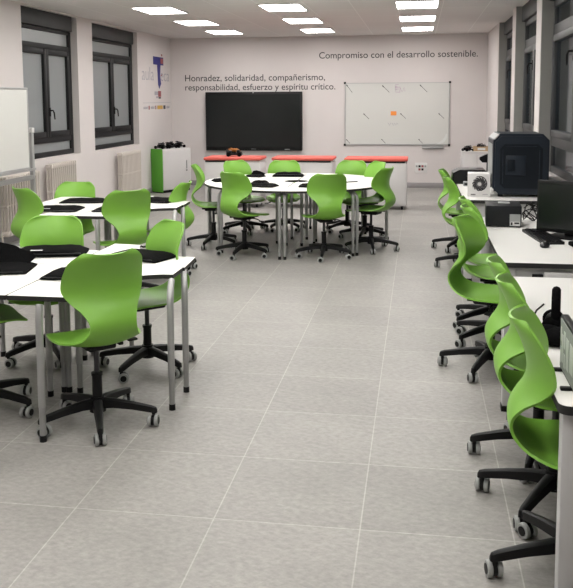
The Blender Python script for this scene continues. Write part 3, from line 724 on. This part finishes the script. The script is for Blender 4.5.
# logo on the left wall
t = thing('wall_logo', 'blue and pale printed logo group on left wall beyond the second window', 'logo')
text_mesh('pale_letters', 'aula', .68, leftM(14.33, 2.07), INKL, parent=t, thin=-.012, height=.24)
text_mesh('pale_letters', 'eca', .55, leftM(15.42, 2.07), INKL, parent=t, thin=-.012, height=.15)
b = MB(); x = XL+.001
b.box(x, x+.003, 14.98, 15.60, 2.37, 2.52, BLUE, 0); b.prism([(15.22, 2.37), (15.42, 2.37), (15.38, 2.15), (15.44, 2.02), (15.32, 1.92), (15.25, 2.0)], x, x+.003, BLUE, M=Matrix(((0, 0, 1, 0), (1, 0, 0, 0), (0, 1, 0, 0), (0, 0, 0, 1)))); b.build('blue_letter', t)
b = MB(); b.box(x+.003, x+.005, 15.42, 15.58, 2.40, 2.50, LRED); b.box(x, x+.003, 15.48, 15.54, 2.545, 2.58, LRED); b.prism([(15.40, 2.16), (15.52, 2.21), (15.50, 2.17)], x, x+.003, LRED, M=Matrix(((0, 0, 1, 0), (1, 0, 0, 0), (0, 1, 0, 0), (0, 0, 0, 1)))); b.build('red_accent', t)
b = MB(); b.box(x, x+.003, 15.03, 15.24, 1.80, 1.87, INKL); b.box(x, x+.003, 15.25, 15.42, 1.77, 1.88, LRED); b.box(x, x+.003, 15.12, 15.24, 1.745, 1.78, INKL); b.box(x, x+.004, 15.27, 15.4, 1.735, 1.765, INK); b.build('badge', t)
b = MB(); b.box(x, x+.003, 14.35, 16.0, 1.655, 1.662, INKL); b.build('rule', t)
for (a, c, m) in ((14.38, 14.62, INKL), (14.66, 14.72, LRED), (14.80, 15.02, INKL), (15.06, 15.10, LRED), (15.18, 15.38, YEL), (15.40, 15.50, YEL), (15.56, 15.68, INK), (15.76, 15.96, INKL)):
    b = MB(); hh = .05 if m is INKL else .07
    if m is INKL:
        for s in range(4): b.box(x, x+.003, a+(c-a)*s/4, a+(c-a)*(s+.6)/4, 1.57-hh/2, 1.57+hh/2*(1 if s % 2 else .6), m)
    else: b.box(x, x+.003, a, c, 1.57-hh/2, 1.57+hh/2, m)
    b.build('small_mark', t)

# low cabinets with red tops under the display
def low_cab(x0, x1, y0, label, gap, cl):
    w = x1-x0; t = thing('low_cabinet', label, 'cabinet', (x0, y0, 0), 0, 'low cabinets with red tops')
    b = MB(); b.box(0, w, 0, .48, .06, .72, CABW, .004); b.build('body', t)
    b = MB(); b.box(.01, gap-.01, -.002, .02, .725, .752, EDGEB); b.box(.015, w-.015, .02, .46, .72, .752, CABW); b.build('recess', t)
    n = 2
    for k in range(n):
        b = MB(); b.box(.008+k*w/2, (k+1)*w/2-.008, -.016, 0, .075, .705, CABW, .003); d = b.build('door', t)
        b = MB(); xx = w/2+(-.05 if k == 0 else .038); b.box(xx, xx+.012, -.028, -.016, .42, .55, ALU, .003); b.build('handle', d)
    b = MB(); b.box(-.015, w+.015, -.03, .50, .752, .80, RED, .018, 3); tag_ = b.build('padded_top', t); tag_['label'] = 'red padded top'
    for sx in (.07, w-.07):
        for sy in (.06, .42):
            b = MB(); b.box(sx-.02, sx+.02, sy-.02, sy+.02, .045, .06, BLACKP); b.cyl((sx-.015, sy, .026), (sx+.015, sy, .026), .026, BLACKP, 14); b.build('caster', t)
low_cab(-3.36, -2.46, 12.8, 'white low cabinet with red padded top, below left half of the display', .66, 1)
low_cab(-2.27, -1.32, 12.85, 'white low cabinet with red padded top, middle of the three behind circular table', .93, 1)
low_cab(-1.12, -.17, 12.8, 'white low cabinet with red padded top, rightmost of three, below the whiteboard', .93, 1)
kit('robot_kit', (-2.93, 13.05, .8005), .1, 'small black kit with orange wire on the left red topped cabinet', 'robot kit', 9, 1.1, True)

# corner cabinet on the left: green side, white roller front
ang = R(60)
t = thing('corner_cabinet', 'white cabinet with bright green side in the far left corner', 'cabinet', (-4.63, 14.58, 0), ang)
L, D = .74, .30; H = .81
b = MB(); b.box(.02, L, .01, D, .05, H, CABW, .004); b.box(.02, L-.02, .03, D-.01, 0, .05, BLACKP); b.build('body', t)
b = MB(); b.box(0, .02, 0, D, .02, H+.002, CABG, .002); b.build('side_panel', t)['label'] = 'bright green side'
b = MB()
for k in range(26): b.box(.03+k*.0265, .03+k*.0265+.024, -.002, .01, .06, H-.03, CABW, .002)
d_ = b.build('roller_door', t); b = MB(); b.box(.61, .625, -.02, -.002, .42, .58, ALU, .003); b.build('handle', d_)
b = MB(); b.box(.6, .64, -.004, 0, .38, .40, INK); b.build('lock', d_)
def oncab(u, v): return (-4.63+u*math.cos(ang)-v*math.sin(ang), 14.58+u*math.sin(ang)+v*math.cos(ang), H+.0025)
kit('robot_kit', oncab(.14, .16), ang+.2, 'flat black kit at the green end of corner cabinet', 'robot kit', 21, .95)
kit('robot_kit', oncab(.35, .15), ang-.1, 'black kit in the middle of the green sided corner cabinet', 'robot kit', 22, 1.0, n=16)
kit('robot_kit', oncab(.56, .15), ang+.1, 'bulky black kit at right end of the green sided corner cabinet', 'robot kit', 23, .95, n=16)

# radiators on the left wall
def radiator(y0, y1, z0, z1, label):
    t = thing('radiator', label, 'radiator', (XL+.03, y0, 0), 0, 'radiators under the left windows'); n = int((y1-y0)/.062)
    for k in range(n):
        y = k*(y1-y0)/n; b = MB()
        for xx in (.05, .085, .12): b.tube([(xx, y+.03, z0+.04), (xx, y+.03, z1-.04)], .0125, RAD, 8)
        b.box(.035, .135, y+.006, y+.054, z1-.06, z1, RAD, .014, 2); b.box(.035, .135, y+.006, y+.054, z0, z0+.06, RAD, .014, 2); b.box(.04, .13, y+.012, y+.048, (z0+z1)/2-.015, (z0+z1)/2+.015, RAD, .006, 1)
        b.build('column', t)
    b = MB(); b.cyl((.085, -.01, z0+.03), (.085, y1-y0+.01, z0+.03), .012, RAD); b.cyl((.085, -.01, z1-.03), (.085, y1-y0+.01, z1-.03), .012, RAD); b.build('header_pipe', t)
    b = MB(); b.cyl((0, .10, z1-.03), (.05, .10, z1-.03), .012, ALU); b.cyl((0, y1-y0-.1, z1-.03), (.05, y1-y0-.1, z1-.03), .012, ALU); b.cyl((.085, -.05, z0+.03), (.085, -.05, 0), .010, RAD); b.cyl((.085, -.05, z0+.03), (.085, 0, z0+.03), .010, RAD); b.build('valve', t)
radiator(8.95, 9.85, .12, .83, 'cream column radiator behind the rolling whiteboard')
radiator(10.18, 11.0, .14, .88, 'cream column radiator under the first left window')
radiator(12.80, 13.74, .14, .86, 'cream column radiator under the second left window, before the green sided cabinet')

# rolling whiteboard at the left
t = thing('rolling_whiteboard', 'white rolling board on a grey metal stand at left picture edge', 'whiteboard', (-4.22, 0, 0))
y0, y1 = 7.0, 8.50
b = MB(); b.box(-.012, .012, y0, y1, .99, 1.83, BOARD); b.build('panel', t)
b = MB()
for (a, c, d, e) in ((y0-.02, y1+.02, .965, .99), (y0-.02, y1+.02, 1.83, 1.852), (y0-.02, y0, .99, 1.83), (y1, y1+.02, .99, 1.83)): b.box(-.016, .016, a, c, d, e, ALU, .003)
b.build('frame', t)
for yy in (y0-.06, y1+.09):
    b = MB(); b.box(-.022, .022, yy-.022, yy+.022, .10, 1.40, STEEL, .004); b.box(-.028, .028, yy-.03, yy+.03, 1.36, 1.415, WHITEM, .006); o = b.build('post', t)
    b = MB(); b.cyl((0, yy, 1.38), (0, (y0-.02 if yy < y0 else y1+.02), 1.38), .014, ALU, 10); b.build('pivot', o)
    b = MB(); b.sweep([[(x_, yy-.025, z_), (x_, yy+.025, z_), (x_, yy+.025, z_+h_), (x_, yy-.025, z_+h_)] for x_, z_, h_ in ((-.34, .07, .03), (-.03, .07, .07), (.03, .07, .07), (.34, .07, .03))], STEEL); f = b.build('foot_bar', t)
    for s in (-.32, .32):
        b = MB(); b.cyl((s, yy-.012, .033), (s, yy+.012, .033), .033, BLACKP, 14); b.cyl((s, yy, .03), (s, yy, .075), .012, BLACKP, 8); b.build('caster', f)
b = MB(); b.box(-.02, .02, y0-.06, y1+.09, .845, .895, STEEL, .004); b.box(-.018, .018, y0-.06, y1+.09, .14, .19, STEEL, .004); b.build('cross_rail', t)
b = MB(); b.box(.0, .09, y0, y1, .958, .966, ALU, .002); b.box(.085, .09, y0, y1, .966, .982, ALU); b.build('pen_tray', t)

# ------------------------------------------------------------------ world, camera, colour
w = bpy.data.worlds.new('night'); bpy.context.scene.world = w; w.use_nodes = True
w.node_tree.nodes['Background'].inputs[0].default_value = (.012, .016, .026, 1); w.node_tree.nodes['Background'].inputs[1].default_value = 1
F, YAW, PITCH, ROLL, CY, HC = 828.36, .158175, .105542, .00539, 186.77, 1.7147
f = Vector((-math.sin(YAW)*math.cos(PITCH), math.cos(YAW)*math.cos(PITCH), -math.sin(PITCH)))
r = Vector((math.cos(YAW), math.sin(YAW), 0)); d = f.cross(r)
r2 = r*math.cos(ROLL)+d*math.sin(ROLL); d2 = -r*math.sin(ROLL)+d*math.cos(ROLL)
cam = bpy.data.cameras.new('camera'); co = bpy.data.objects.new('camera', cam); C.objects.link(co)
M = Matrix((r2, -d2, -f)).transposed().to_4x4(); M.translation = (0, 0, HC); co.matrix_world = M
cam.sensor_fit = 'AUTO'; cam.sensor_width = 36; cam.lens = F/588*36; cam.shift_y = (CY-294)/588; cam.clip_start = .05
bpy.context.scene.camera = co
vs = bpy.context.scene.view_settings; vs.view_transform = 'Standard'; vs.look = 'None'; vs.gamma = 1; vs.exposure = 0.0; vs.use_curve_mapping = False
cy = bpy.context.scene.cycles; cy.use_denoising = True; cy.max_bounces = 8; cy.diffuse_bounces = 5; cy.sample_clamp_indirect = 6
